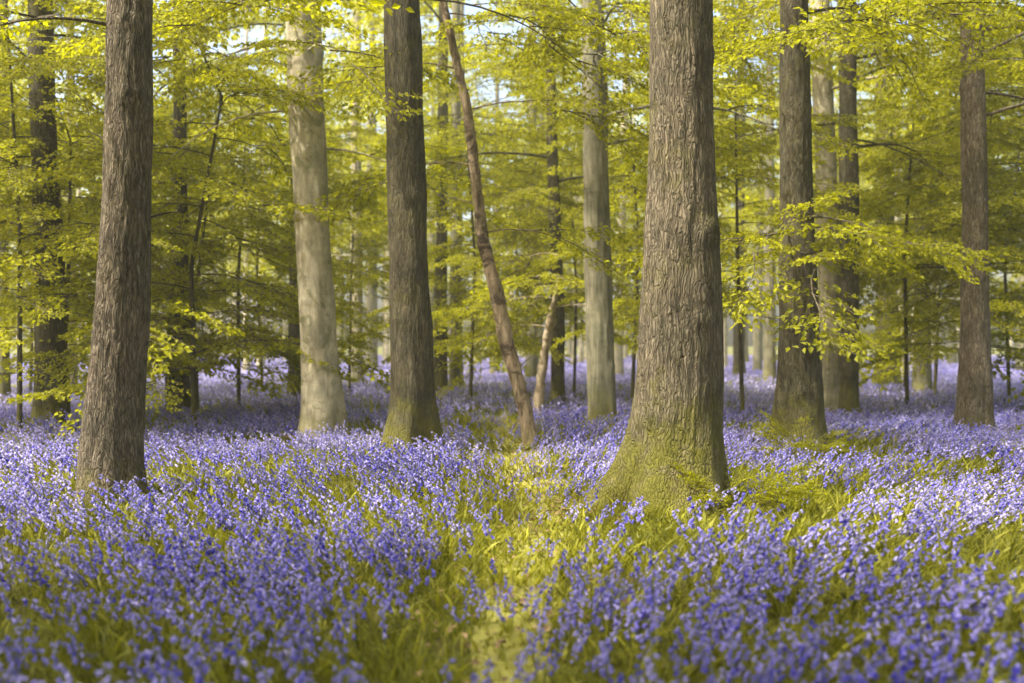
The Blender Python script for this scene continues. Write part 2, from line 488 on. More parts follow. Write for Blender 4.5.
TREES = []
def tall_tree(name, label, rows, base_y, mat, seed, dep=None, hide=0.2, nseg=64, flare=0.22, lump=0.075, furrow=0.0, nf=60,
              height=19.0, limbs=(4.5, 17, 22), low=None, tint=0.0, limb_L=(2.2, 4.4), bias=None, leaf='auto', top_r=0.10, group=None):
    """one forest tree: rows are its traced edges; limbs = (lowest, highest, count)"""
    d = dep or (CAM_H - hide) * FPX / (base_y - HOR)
    rng = np.random.default_rng(seed)
    pr = px_prof(rows, d, base_y)
    bx = pr[0][1]
    z_b, _, r_b = pr[0]
    prof = [(-0.25, 0.0, 0.0, pr[0][2] * 1.18), (min(z_b - 0.05, 0.0), 0.0, 0.0, pr[0][2] * 1.12)]
    prof += [(z, x - bx, 0.0, r) for z, x, r in pr]
    zt, xt, rt = pr[-1]
    slope = (pr[-1][1] - pr[0][1]) / max(zt - z_b, 1.0) * 0.6
    prof.append((height, xt - bx + slope * (height - zt), rng.uniform(-.4, .4), top_r))
    base = (bx, d, float(gz(bx, d)))
    o = empty(name, base, label, 'tree', group)
    wood, ax = trunk_geo(prof, nseg, seed, flare, 5, lump, furrow, nf)
    crown = Geo()
    fine = FINE if d < 24 else (MEDS if d < 48 else COARSE)
    lo, hi, n = limbs
    for k in range(n):
        h = lo + (hi - lo) * (k + rng.uniform(0, .6)) / n
        az = k * 2.4 + rng.uniform(-.4, .4)
        if bias is None: bias = PI if bx < -1.5 else (0.0 if bx > 1.5 else None)
        if bias is not None and rng.random() < 0.6: az = bias + rng.uniform(-.8, .8)
        seen_top = CAM_H + 0.37 * d + 0.8
        sp = fine if h < seen_top + 1.0 else COARSE
        add_limb(wood, crown, ax, h, az, rng.uniform(*limb_L) * (1.1 - 0.5 * (h - lo) / (hi - lo)), rng.uniform(0.05, 0.45), rng.uniform(0.15, 0.5),
                 0.028 + 0.012 * rng.random(), sp, rng, 5 if sp is fine else 1, 1.0, tint)
    for (h, az, L, pitch, droop, ns) in (low or []):
        add_limb(wood, crown, ax, h, az, L, pitch, droop, 0.022, fine, rng, ns, 1.0, tint)
    wood.build('trunk', [mat, M['twig']], o)
    crown.build('crown', [M['leaf'], M['twig']], o, smooth_shade=False)
    TREES.append((bx, d, r_b))
    return o, ax

L_, R_ = PI, 0.0
tall_tree('forest_tree', 'stout brown trunk with furrowed bark, leaning slightly, nearest tree on the left of the glade',
          [(482, 77, 146), (455, 80, 143), (430, 84, 142), (360, 92, 145), (300, 97, 148), (200, 104, 149), (100, 107, 150), (0, 108, 150)], 482, M['bark_furrowed'], 11,
          nseg=150, furrow=0.012, nf=56, flare=0.18, lump=0.045, limbs=(6.5, 17, 9), low=[(1.35, 0.1, 0.35, 0.7, 0.2, 0), (1.75, -0.2, 0.28, 0.5, 0.3, 0), (2.6, 0.2, 0.5, 0.6, 0.3, 0), (3.3, 3.0, 0.4, 0.7, 0.2, 0), (4.5, -2.3, 1.5, 0.2, 0.5, 4), (5.0, -0.6, 1.8, 0.1, 0.5, 4)])
tall_tree('forest_tree', 'pale cream-grey smooth trunk on the left of the path, lightest of the big trunks',
          [(427, 300, 346), (400, 302, 345), (360, 302, 338), (300, 298, 334), (240, 296, 330), (180, 293, 327), (100, 288, 324), (20, 285, 321), (0, 285, 320)], 427, M['bark_pale'], 12,
          nseg=72, flare=0.16, limbs=(5.6, 17, 11), bias=PI * 0.8, low=[(6.7, -2.3, 2.4, 0.1, 0.45, 5), (6.1, -1.1, 2.2, 0.1, 0.45, 5), (5.2, 2.9, 3.0, 0.1, 0.5, 5), (4.6, 0.2, 2.4, 0.1, 0.5, 4)])
tall_tree('forest_tree', 'dark olive trunk with a mossy flared foot, directly left of the path',
          [(441, 386, 441), (425, 388, 439), (395, 390, 435), (300, 389, 430), (200, 388, 426), (100, 386, 423), (0, 385, 420)], 441, M['bark_dark'], 13,
          nseg=96, flare=0.2, furrow=0.012, limbs=(6.5, 17, 11), low=[(6.4, 3.4, 2.8, 0.1, 0.4, 5), (6.2, 0.3, 2.8, 0.1, 0.4, 5)])
tall_tree('forest_tree', 'massive furrowed trunk with mossy buttress roots right of the path',
          [(498, 600, 729), (480, 614, 726), (455, 624, 723), (430, 630, 722), (400, 635, 722), (350, 640, 722), (280, 644, 721), (200, 648, 717), (100, 650, 713), (0, 651, 711)], 498, M['bark_mossy'], 24,
          hide=0.10, nseg=220, furrow=0.016, nf=52, flare=0.26, lump=0.045, limbs=(7, 17, 10))
tall_tree('forest_tree', 'slim straight grey trunk with lit patches, standing in the bluebells left behind the massive trunk',
          [(418, 588, 617), (400, 588, 616), (340, 587, 614), (270, 585, 611), (180, 584, 609), (100, 582, 607), (0, 582, 604)], 418, M['bark_grey'], 15,
          nseg=64, flare=0.2, lump=0.09, limbs=(4.6, 17, 14), low=[(6.5, -1.5, 2.2, 0.1, 0.4, 5), (7.3, -2.2, 2.6, 0.1, 0.4, 5), (7.0, -0.6, 2.6, 0.1, 0.4, 5)])
tall_tree('forest_tree', 'dark trunk with spreading foot and leaf sprays across it, right of the massive trunk',
          [(436, 768, 826), (415, 772, 823), (380, 777, 820), (330, 779, 818), (250, 780, 815), (150, 781, 811), (0, 782, 808)], 436, M['bark_dark'], 16,
          nseg=96, furrow=0.012, flare=0.16, limbs=(6.0, 17, 14), low=[(5.8, -1.9, 2.0, 0.1, 0.45, 5), (6.4, -0.9, 2.4, 0.1, 0.45, 5), (3.1, -2.2, 1.5, 0.1, 0.4, 5), (3.3, -1.0, 1.7, 0.1, 0.45, 5), (2.8, -1.6, 1.2, 0.1, 0.4, 4)])
tall_tree('forest_tree', 'pale trunk behind the dark spreading trunk, left-hand one of a close pair',
          [(410, 818, 842), (380, 820, 841), (300, 820, 840), (200, 817, 838), (100, 814, 834), (20, 811, 830)], 410, M['bark_pale'], 17,
          nseg=48, limbs=(6.5, 17, 12))
tall_tree('forest_tree', 'darker trunk, right-hand one of the close pair behind the spreading trunk',
          [(412, 838, 860), (380, 839, 859), (300, 839, 859), (200, 840, 859), (100, 840, 857), (20, 838, 856)], 412, M['bark_dark'], 18,
          nseg=48, limbs=(5.0, 17, 18), low=[(5.5, 0.1, 3.0, 0.0, 0.5, 4)])
tall_tree('forest_tree', 'plain brown trunk standing in deep bluebells near the right edge',
          [(426, 956, 994), (405, 959, 992), (360, 961, 990), (300, 962, 988), (200, 963, 987), (100, 962, 985), (0, 962, 983)], 426, M['bark_furrowed'], 19,
          nseg=64, flare=0.16, limbs=(4.8, 17, 22), low=[(5.9, -1.6, 2.2, 0.1, 0.45, 5), (6.8, -2.2, 2.6, 0.1, 0.45, 5)])
tall_tree('forest_tree', 'thick shadowy trunk behind bright leaves, last big trunk before the left edge',
          [(421, 33, 70), (400, 35, 68), (350, 36, 66), (280, 36, 64), (180, 33, 58), (100, 30, 54), (60, 29, 53)], 421, M['bark_dark'], 20,
          nseg=56, limbs=(4.2, 17, 16), low=[(4.6, -1.7, 2.3, 0.1, 0.5, 5), (3.5, -1.2, 2.0, 0.1, 0.5, 5), (6.2, -1.0, 2.5, 0.1, 0.5, 5)])
tall_tree('forest_tree', 'dark straight trunk behind the leaning stem, beside the short peeling one',
          [(401, 550, 566), (380, 551, 565), (300, 551, 564), (150, 547, 558), (0, 545, 554)], 401, M['bark_dark'], 21,
          nseg=40, limbs=(5.0, 17, 16), low=[(2.9, PI * 1.1, 2.6, 0.1, 0.5, 5), (2.6, 1.8 * PI, 2.2, 0.1, 0.45, 4), (3.2, 1.45 * PI, 2.5, 0.1, 0.4, 5)])
tall_tree('forest_tree', 'sturdy far trunk between the close pair and the right-edge brown trunk',
          [(384, 873, 901), (370, 875, 899), (320, 876, 898), (200, 876, 894), (100, 876, 892)], 384, M['bark_dark'], 22,
          dep=33, nseg=40, limbs=(4.5, 17, 15))
tall_tree('forest_tree', 'middle-distance trunk half hidden by leaves, just left of the right-edge brown trunk',
          [(391, 912, 932), (370, 914, 931), (300, 915, 930), (200, 914, 928), (100, 913, 926)], 391, M['bark_grey'], 23,
          dep=29, nseg=40, limbs=(5.0, 17, 16))
tall_tree('forest_tree', 'dark narrow trunk in the gap right of the massive trunk',
          [(376, 732, 746), (360, 733, 745), (280, 735, 745), (150, 736, 745)], 376, M['bark_dark'], 25, dep=42, nseg=32, limbs=(4, 17, 20))
tall_tree('forest_tree', 'shadowed trunk tucked against the right side of the dark olive trunk',
          [(391, 432, 449), (370, 434, 448), (280, 435, 447), (150, 437, 448)], 391, M['bark_dark'], 26, dep=28, nseg=32, limbs=(5.0, 17, 16))
tall_tree('forest_tree', 'grey-green trunk seen between the dark olive trunk and the leaning stem',
          [(386, 448, 464), (370, 449, 463), (280, 450, 462), (150, 451, 461)], 386, M['bark_grey'], 27, dep=32, nseg=32, limbs=(4, 17, 15))
tall_tree('forest_tree', 'grey trunk glimpsed just behind the bend of the leaning stem',
          [(379, 525, 539), (360, 526, 538), (280, 527, 538), (150, 528, 537)], 379, M['bark_grey'], 28, dep=38, nseg=32, limbs=(4.5, 17, 20))
tall_tree('forest_tree', 'very dark trunk half covered by hanging leaves right of the left brown trunk',
          [(412, 164, 192), (390, 166, 190), (330, 168, 189), (200, 172, 187), (100, 173, 186)], 412, M['bark_dark'], 29, dep=20, nseg=48, limbs=(2.4, 16, 20), tint=-0.1)
tall_tree('forest_tree', 'dark trunk close behind the left side of the pale smooth trunk',
          [(398, 286, 303), (370, 288, 302), (280, 289, 301), (150, 291, 302)], 398, M['bark_dark'], 30, dep=25, nseg=40, limbs=(4, 17, 15))
tall_tree('forest_tree', 'light grey trunk between the pale smooth trunk and the dark olive trunk',
          [(384, 348, 364), (360, 350, 363), (280, 351, 362), (150, 351, 361)], 384, M['bark_pale'], 31, dep=34, nseg=32, limbs=(4.5, 17, 15))
tall_tree('forest_tree', 'thin pale trunk cut by the left edge of the view',
          [(402, -4, 10), (360, -3, 9), (250, -3, 8), (100, -2, 8)], 402, M['bark_grey'], 32, dep=24, nseg=32, limbs=(3.8, 17, 15))
tall_tree('forest_tree', 'slender pale trunk just left of the left brown trunk',
          [(394, 66, 78), (350, 67, 77), (250, 67, 76), (100, 66, 74)], 394, M['bark_pale'], 33, dep=28, nseg=32, limbs=(4, 17, 15))

# the leaning, bent stem in the middle and the short peeling stem next to it
def bent_stem(name, label, pts, d, mat, seed, limbs):
    """pts (px, py, width px) from foot to top"""
    rng = np.random.default_rng(seed)
    bx = (pts[0][0] - 512) * d / FPX
    P = np.array([((x - 512) * d / FPX - bx, 0.0, CAM_H - (y - HOR) * d / FPX) for x, y, w in pts])
    P[0, 2] = -0.2
    W = np.array([w / 2 * d / FPX for x, y, w in pts])
    s = np.linspace(0, 1, len(P)); ss = np.linspace(0, 1, 90)
    Q = np.stack([np.interp(ss, s, P[:, k]) for k in range(3)], 1)
    for k in range(3):
        Q[3:-3, k] = np.convolve(np.pad(Q[:, k], 3, mode='edge'), np.ones(7) / 7, 'valid')[3:-3]
    Q[:, 1] = 0.25 * np.sin(ss * 5)
    rr = np.interp(ss, s, W)
    g = Geo()
    n = 20
    th = np.arange(n) * 2 * PI / n
    T = np.gradient(Q, axis=0); T /= np.linalg.norm(T, axis=1)[:, None]
    A = np.cross(T, [0, 1, 0]); A /= np.linalg.norm(A, axis=1)[:, None]; B = np.cross(T, A)
    lum = 1 + 0.30 * (vnoise(th[None, :] / (2 * PI) * 5, ss[:, None] * 40, seed, 5) - 0.5) + 0.2 * (vnoise(th[None, :] / (2 * PI) * 10, ss[:, None] * 110, seed + 3, 10) - 0.5)
    V = Q[:, None, :] + (rr[:, None] * lum)[..., None] * (np.cos(th)[None, :, None] * A[:, None, :] + np.sin(th)[None, :, None] * B[:, None, :])
    i = np.arange(89)[:, None]; j = np.arange(n)[None, :]
    a = i * n + j; b = i * n + (j + 1) % n
    g.add(V.reshape(-1, 3), np.stack([a, b, b + n, a + n], -1).reshape(-1, 4))
    ax = lambda z, k: np.interp(z, Q[:, 2], Q[:, k])
    o = empty(name, (bx, d, float(gz(bx, d))), label, 'tree')
    crown = Geo()
    for (h, az, L, pitch, droop, ns) in limbs:
        add_limb(g, crown, ax, h, az, L, pitch, droop, 0.014, FINE, rng, ns)
    g.build('trunk', [mat, M['twig']], o)
    crown.build('crown', [M['leaf'], M['twig']], o, smooth_shade=False)
    return o
dB = 1.3 * FPX / 87
bent_stem('leaning_tree', 'thin crooked reddish-brown stem leaning left across the middle of the glade',
          [(532, 436, 17), (529, 425, 15), (517, 380, 15), (506, 340, 15), (500, 305, 15), (489, 265, 13), (482, 235, 12), (478, 200, 11), (473, 150, 10), (466, 100, 9), (456, 60, 8), (443, 0, 7), (428, -60, 5), (405, -130, 3)],
          dB, M['bark_red'], 41, [(3.2, 0.3, 1.6, 0.3, 0.4, 3), (4.2, 2.6, 1.8, 0.3, 0.4, 3), (5.0, 0.2, 1.9, 0.35, 0.4, 4), (5.6, 2.9, 1.6, 0.3, 0.4, 4), (6.4, 1.0, 1.5, .3, .4, 4), (1.1, 0.2, 0.35, 0.8, 0.2, 0), (1.7, 3.0, 0.25, 0.9, 0.1, 0), (2.4, 0.4, 0.6, 0.7, 0.3, 0), (3.6, 3.3, 0.5, 0.5, 0.3, 0)])
dC = 1.3 * FPX / 62
bent_stem('birch_sapling', 'short pale peeling stem catching the light behind the leaning stem',
          [(537, 408, 11), (539, 395, 10), (543, 365, 9), (548, 335, 9), (552, 310, 7), (556, 290, 4), (558, 275, 2)],
          dC, M['bark_peel'], 42, [(1.9, 2.8, 1.5, 0.3, 0.5, 4), (2.3, 0.2, 1.4, 0.3, 0.4, 4), (2.9, 4.2, 1.3, 0.3, 0.4, 4), (3.4, 2.4, 1.2, 0.3, 0.4, 4), (2.5, 3.6, 1.6, .2, .4, 4)])

# ------------------------------------------------------------------ understorey: young beeches with low sprays
def sapling_proto(seed, H, low, n, fine, Lm):
    rng = np.random.default_rng(seed)
    prof = [(-0.2, 0, 0, 0.055), (0.3, 0.02, 0, 0.045), (H * .4, rng.uniform(-.15, .15), rng.uniform(-.15, .15), 0.034),
            (H * .8, rng.uniform(-.3, .3), rng.uniform(-.3, .3), 0.018), (H, rng.uniform(-.4, .4), 0, 0.006)]
    wood, ax = trunk_geo(prof, 10, seed, 0.1, 2, 0.05, dz=0.2)
    crown = Geo()
    for k in range(n):
        h = low + (H - low) * (k + rng.uniform(0, .6)) / n
        f = (h - low) / (H - low)
        add_limb(wood, crown, ax, h, k * 2.4 + rng.uniform(-.5, .5), Lm * (1.0 - 0.55 * f) * rng.uniform(0.6, 1.1), rng.uniform(0.0, 0.4), rng.uniform(0.25, 0.55),
                 0.012, fine, rng, 4, 0.95)
    return wood, crown
SAP = [sapling_proto(60, 6.5, 0.9, 22, FINE, 2.2), sapling_proto(61, 7.5, 1.7, 24, FINE, 2.4), sapling_proto(62, 5.0, 0.7, 17, FINE, 1.9),
       sapling_proto(63, 9.0, 2.2, 30, FINE, 2.6), sapling_proto(64, 8.0, 1.3, 20, MEDS, 2.6)]
SAP_ME = [(w.mesh('trunk', [M['bark_dark'], M['twig']]), c.mesh('crown', [M['leaf'], M['twig']], False)) for w, c in SAP]
saps = [
    (18, 15.5, 3, 'young leafy beech filling the left edge in front of the thick shadowy trunk'),
    (100, 23, 1, 'young leafy beech standing behind the left brown trunk'),
    (195, 16.5, 0, 'young beech with low bright sprays beside the very dark trunk on the left'),
    (238, 21, 1, 'young beech midway between the very dark trunk and the pale smooth trunk'),
    (262, 29, 3, 'loose young beech with its sprays over the bright gaps left of the pale trunk'),
    (350, 29, 3, 'tall young beech far behind, just right of the pale smooth trunk'),
    (470, 24, 3, 'young beech rising behind the upper half of the leaning stem'),
    (515, 31, 4, 'bright young beech at the far end of the path'),
    (575, 26, 1, 'young beech left of the slim grey trunk with glowing leaves'),
    (632, 23, 3, 'young beech between the slim grey trunk and the massive trunk'),
    (742, 19, 3, 'young beech with a bright leafy top in the gap right of the massive trunk'),
    (908, 22, 3, 'young beech standing right of the close pair of trunks'),
    (935, 27, 3, 'slim young beech behind the bluebells left of the right-edge brown trunk'),
    (1034, 21, 3, 'young beech filling the right edge beyond the right-edge brown trunk'),
    (1010, 24, 4, 'broad young beech behind the right-edge brown trunk'),
    (905, 30, 3, 'young beech in the middle distance behind the twin-shaded trunk'),
    (30, 27, 4, 'young beech in the middle distance near the left edge'),
    (196, 19, 2, 'low young beech with leaves hanging down to the bluebells beside the very dark trunk'),
    (62, 17.5, 0, 'young beech whose low leaves veil the thick shadowy trunk'),
    (985, 20.5, 0, 'young beech low behind the right-edge brown trunk'),
]
for k, (px, d, kind, label) in enumerate(saps):
    bx = (px - 512) * d / FPX
    o = empty('young_beech', (bx, d, float(gz(bx, d))), label, 'young tree', 'young beeches under the tall trees')
    o.rotation_euler = (0, 0, k * 1.9 + 0.4)
    s = 0.92 + 0.16 * ((k * 7) % 5) / 4
    o.scale = (s, s, s)
    for nm, me in zip(('trunk', 'crown'), SAP_ME[kind]):
        c = bpy.data.objects.new(nm, me); COL.objects.link(c); c.parent = o

# ------------------------------------------------------------------ trees of the wood beyond, copied from a few kinds
def far_proto(seed, H, r, low, n, mat, sprays, lean, name='distant_tree'):
    rng = np.random.default_rng(seed)
    prof = [(-0.3, 0, 0, r * 1.35), (0.1, 0, 0, r * 1.2), (0.9, 0, 0, r), (H * .5, lean * .5, 0, r * .75), (H, lean, 0, 0.06)]
    wood, ax = trunk_geo(prof, 18, seed, 0.12, 3, 0.06, dz=0.35)
    crown = Geo()
    for k in range(n):
        h = low + (H - low) * (k + rng.uniform(0, .6)) / n
        f = (h - low) / (H - low)
        add_limb(wood, crown, ax, h, k * 2.4 + rng.uniform(-.5, .5), rng.uniform(1.8, 4.2) * (1.05 - 0.4 * f), rng.uniform(0.1, 0.5), rng.uniform(0.08, 0.32),
                 0.03, sprays, rng, 4, 1.1)
    return wood.mesh('trunk', [mat, M['twig']]), crown.mesh('crown', [M['leaf'], M['twig']], False)
FARP = [far_proto(80, 19, 0.26, 5.2, 15, M['bark_grey'], MEDS, 0.4), far_proto(81, 20, 0.20, 6.0, 15, M['bark_pale'], MEDS, -0.5),
        far_proto(82, 21, 0.32, 8.5, 11, M['bark_grey'], COARSE, 0.3), far_proto(83, 18, 0.17, 9.5, 10, M['bark_pale'], COARSE, -0.3),
        far_proto(84, 20, 0.24, 10.5, 10, M['bark_pale'], COARSE, 0.6)]
rng = np.random.default_rng(99)
spots = []
tries = 0
while len(spots) < 150 and tries < 20000:
    tries += 1
    d = 36 + 90 * rng.random() ** 0.75
    px = rng.uniform(-60, 1084)
    x = (px - 512) * d / FPX
    if any((x - a) ** 2 + (d - b) ** 2 < 2.5 ** 2 for a, b, _ in spots): continue
    spots.append((x, d, 0))
for k, (x, d, _) in enumerate(spots):
    q = int(rng.integers(2)) if d < 55 else 2 + int(rng.integers(3))
    o = empty('distant_tree', (x, d, float(gz(x, d))), 'slender trunk with sparse spring leaves in the far wood beyond the bluebells', 'tree', 'trees of the far wood')
    o.rotation_euler = (0, 0, float(rng.uniform(0, 6.28)))
    s = float(rng.uniform(0.8, 1.15)); o.scale = (s, s, s)
    for nm, me in zip(('trunk', 'crown'), FARP[q]):
        c = bpy.data.objects.new(nm, me); COL.objects.link(c); c.parent = o

# trees behind and beside the viewer, whose crowns shade the foreground
shade = [(-5.6, -1.6), (1.2, -2.6), (-7.0, -1.0), (-12.5, 0.5), (-4.0, -4.0), (-8.5, -6.5), (7.5, 0.5), (11.0, 8.0)]
SHP = far_proto(90, 16, 0.3, 5.5, 26, M['bark_grey'], COARSE, 0.3)
for k, (x, d) in enumerate(shade):
    o = empty('forest_tree', (x, d, float(gz(x, d))), 'tall tree standing outside the view that shades the foreground', 'tree', 'trees around the viewer')
    o.rotation_euler = (0, 0, k * 1.3)
    for nm, me in zip(('trunk', 'crown'), SHP):
        c = bpy.data.objects.new(nm, me); COL.objects.link(c); c.parent = o

# ------------------------------------------------------------------ bluebells
def gpos(px, py, h=0.15):
    d = (CAM_H - h) * FPX / (py - HOR)
    return ((px - 512) * d / FPX, d)

GREEN = [  # (px, py, radius across m, radius along m, strength): patches where leaves outdo flowers
    (770, 490, 1.3, 1.5, .95), (690, 520, 1.1, .8, .9), (900, 545, .9, .6, .7), (985, 575, .8, .7, .8), (620, 520, .7, .6, .8),
    (250, 490, 1.3, .8, .65), (500, 480, .75, 1.8, .75), (520, 450, .8, 1.6, .5), (90, 630, .6, .5, .7), (400, 650, .5, .4, .6),
    (330, 520, 1.0, .6, .5), (440, 590, .4, .5, .5), (640, 660, .6, .35, .7), (960, 650, .8, .6, .7), (420, 410, 1.5, 2.0, .35),
    (20, 470, .8, 1.2, .5), (740, 385, 3, 6, .6), (580, 400, 1.5, 2.5, .35), (470, 398, 1.5, 3, .4), (200, 660, .5, .3, .5)]
GW = [(*gpos(px, py), a * 1.25, b * 1.25, s) for px, py, a, b, s in GREEN]

def green_field(x, y):
    g = np.zeros_like(x)
    for gx, gy, a, b, s in GW:
        g = np.maximum(g, s * np.exp(-((x - gx) / a) ** 2 - ((y - gy) / b) ** 2))
    n = fbm(x * 0.9 + 31, y * 0.55 + 7, 12, 4)
    g = np.maximum(g, smooth(0.49, 0.66, n) * 0.85)
    wob = 0.45 * (fbm(x * 0.2 + 5, y * 0.9, 21, 3) - 0.5)
    p = np.exp(-((x - path_x(y) + wob) / 0.75) ** 2) * (0.45 + 0.9 * vnoise(x * 2.1, y * 1.6, 23)) * (1 - smooth(20, 30, y)) * (0.26 + 0.66 * np.exp(-((y - 9.5) / 3.4) ** 2))
    return np.clip(np.maximum(g, p), 0, 1)

def clear_of_trunks(x, y):
    ok = np.ones(len(x), bool)
    for tx, ty, r in TREES:
        ok &= (x - tx) ** 2 + (y - ty) ** 2 > (r * 0.95) ** 2
    return ok

def bell_proto(seed, detail):
    """one flowering stem: stem, bells, leaves as three Geos, about 0.33 m high"""
    rng = np.random.default_rng(seed)
    st, fl, lf = Geo(), Geo(), Geo()
    H = rng.uniform(0.32, 0.42); bow = rng.uniform(0.06, 0.12)
    t = np.linspace(0, 1, 7)
    P = np.stack([bow * t ** 2.2 + 0.04 * smooth(0.8, 1, t), 0.01 * np.sin(t * 4), H * t - 0.03 * smooth(0.82, 1, t)], 1)
    tube(st, P, 0.0045 * (1.1 - 0.6 * t), 4 if detail == 2 else 3, 0, 0.5)
    kk = t > 0.45
    tube(fl, P[kk], 0.0052 * (1.1 - 0.6 * t[kk]), 3, 1, 0.5)
    nb = {2: 10, 1: 8}[detail]
    for k in range(nb):
        tt = 0.46 + 0.54 * k / (nb - 1)
        p = np.array([np.interp(tt, t, P[:, q]) for q in range(3)])
        a = rng.uniform(-1.3, 1.3) if k % 3 else rng.uniform(1.5, 4.7)
        dr = np.array([math.cos(a), math.sin(a), 0])
        s = 0.95 - 0.35 * k / nb
        top = p + dr * 0.010
        d = dr * 0.65 + np.array([0, 0, -0.8 + 0.5 * (tt > 0.93)]); d /= np.linalg.norm(d)
        if detail == 2:
            q = [top, top + d * 0.006 * s, top + d * 0.020 * s, top + d * 0.030 * s, top + d * 0.036 * s]
            tube(fl, np.array(q), np.array([0.0015, 0.0065, 0.0082, 0.0100, 0.0165]) * s * 1.15, 6, 0, np.clip(rng.normal(.4, .18), 0, 1))
        else:
            q = [top, top + d * 0.020 * s, top + d * 0.040 * s]
            tube(fl, np.array(q), np.array([0.004, 0.011, 0.019]) * s * 1.1, 4, 0, np.clip(rng.normal(.4, .18), 0, 1))
    for k in range(5 if detail == 2 else 3):
        a = rng.uniform(0, 6.28); Lf = rng.uniform(0.20, 0.32); lay = rng.uniform(0.35, 0.9)
        s = np.linspace(0, 1, 5 if detail == 2 else 4)
        r = Lf * lay * s ** 1.2; z = Lf * (1.25 - lay) * (s * 1.35 - 0.75 * s ** 2.4)
        c = np.stack([r * math.cos(a), r * math.sin(a), z], 1)
        w = 0.0065 * np.sin(np.clip(s * 0.9 + 0.12, 0, 1) * PI) ** 0.6 + 0.0006
        sd = np.array([-math.sin(a), math.cos(a), 0])
        V = np.stack([c - sd * w[:, None], c + sd * w[:, None]], 1).reshape(-1, 3)
        i = np.arange(len(s) - 1) * 2
        lf.add(V, np.stack([i, i + 1, i + 3, i + 2], -1), 0, np.clip(rng.normal(.45, .2), 0, 1))
    return st, fl, lf

BELL2 = [bell_proto(500 + k, 2) for k in range(6)]
BELL1 = [bell_proto(520 + k, 1) for k in range(5)]

def scatter(y0, y1, dens, seed, margin=1.5):
    rng = np.random.default_rng(seed)
    half = lambda y: 0.53 * y + margin
    A = (half(y0) + half(y1)) * (y1 - y0)
    n = int(A * dens)
    y = rng.uniform(y0, y1, n * 2); x = rng.uniform(-half(y1), half(y1), n * 2)
    k = np.abs(x) < half(y)
    x, y = x[k][:n], y[k][:n]
    k = clear_of_trunks(x, y)
    return x[k], y[k], rng

def lean_of(x, y, rng):
    """stems lean away from the path"""
    n = len(x)
    off = (x - path_x(y))
    lx = 0.42 * np.tanh(off / 2.2) + rng.normal(0, 0.16, n)
    ly = rng.normal(0, 0.16, n) - 0.05
    return lx, ly

def stamp(geo, protos, slot, x, y, z, s, rz, lx, ly, tint, choice):
    """copies prototype arrays to every point, sheared by the lean"""
    for c, pr in enumerate(protos):
        v, f, mi, t = pr
        k = np.nonzero(choice == c)[0]
        if not len(k) or not len(v): continue
        ca, sa = np.cos(rz[k])[:, None], np.sin(rz[k])[:, None]
        X = (v[None, :, 0] * ca - v[None, :, 1] * sa); Y = (v[None, :, 0] * sa + v[None, :, 1] * ca)
        Zl = np.broadcast_to(v[None, :, 2], X.shape)
        X = (X + Zl * lx[k][:, None]) * s[k][:, None] + x[k][:, None]
        Y = (Y + Zl * ly[k][:, None]) * s[k][:, None] + y[k][:, None]
        Zw = Zl * s[k][:, None] * (1 - 0.18 * (lx[k] ** 2 + ly[k] ** 2))[:, None] + z[k][:, None]
        V = np.stack([X, Y, Zw], -1).reshape(-1, 3)
        F = (f[None] + (np.arange(len(k)) * len(v))[:, None, None]).reshape(-1, 4)
        T = np.clip(t[None, :] + tint[k][:, None], 0, 1).ravel()
        geo.add(V, F, slot, T)
        geo.m[-1] = np.tile(mi, len(k)).astype(np.int32)

carpet = Geo()      # slots: 0 petal, 1 stem, 2 leaf blade
def slotted(g, slot):
    v, f, mi, t = g.merged()
    return v, f, np.where(mi == 1, 1, slot).astype(np.int32), t
def bells(y0, y1, dens, protos, seed, keep_near=0):
    x, y, rng = scatter(y0, y1, dens, seed)
    g = green_field(x, y)
    clump = smooth(0.22, 0.5, vnoise(x * 2.3 + 3, y * 1.9, 91)) * 0.75 + 0.25
    k = rng.random(len(x)) < (1 - g * 0.96) * clump
    x, y = x[k], y[k]
    lx, ly = lean_of(x, y, rng)
    n = len(x)
    s = rng.uniform(0.62, 1.08, n) * (0.75 + 0.5 * fbm(x * 0.7, y * 0.7, 93, 3)) * (1 - 0.38 * np.exp(-((x - path_x(y)) / 0.5) ** 2) * (y < 22))
    rz = np.where(x > 0, 0, PI) + rng.normal(0, 1.3, n)
    tint = rng.normal(0, 0.15, n) + 0.5 * (fbm(x * 0.5, y * 0.5, 77, 3) - 0.5)
    ch = rng.integers(0, len(protos), n)
    z = gz(x, y) - 0.01
    near = np.zeros(n, bool)
    if keep_near:
        vis = np.nonzero((np.abs(x) < 0.5 * y) & (y > 4.15))[0]
        near[vis[np.argsort(y[vis])[:keep_near]]] = True
    m = ~near
    for slot, part in ((1, 0), (0, 1), (2, 2)):
        stamp(carpet, [slotted(p[part], slot) for p in protos], slot, x[m], y[m], z[m], s[m], rz[m], lx[m], ly[m], tint[m], ch[m])
    return [(x[i], y[i], z[i], s[i], rz[i], lx[i], ly[i], ch[i]) for i in np.nonzero(near)[0]]

NEAR = bells(2.9, 9.5, 74, BELL2, 601, 300)
bells(9.5, 20.5, 72, BELL1, 602)

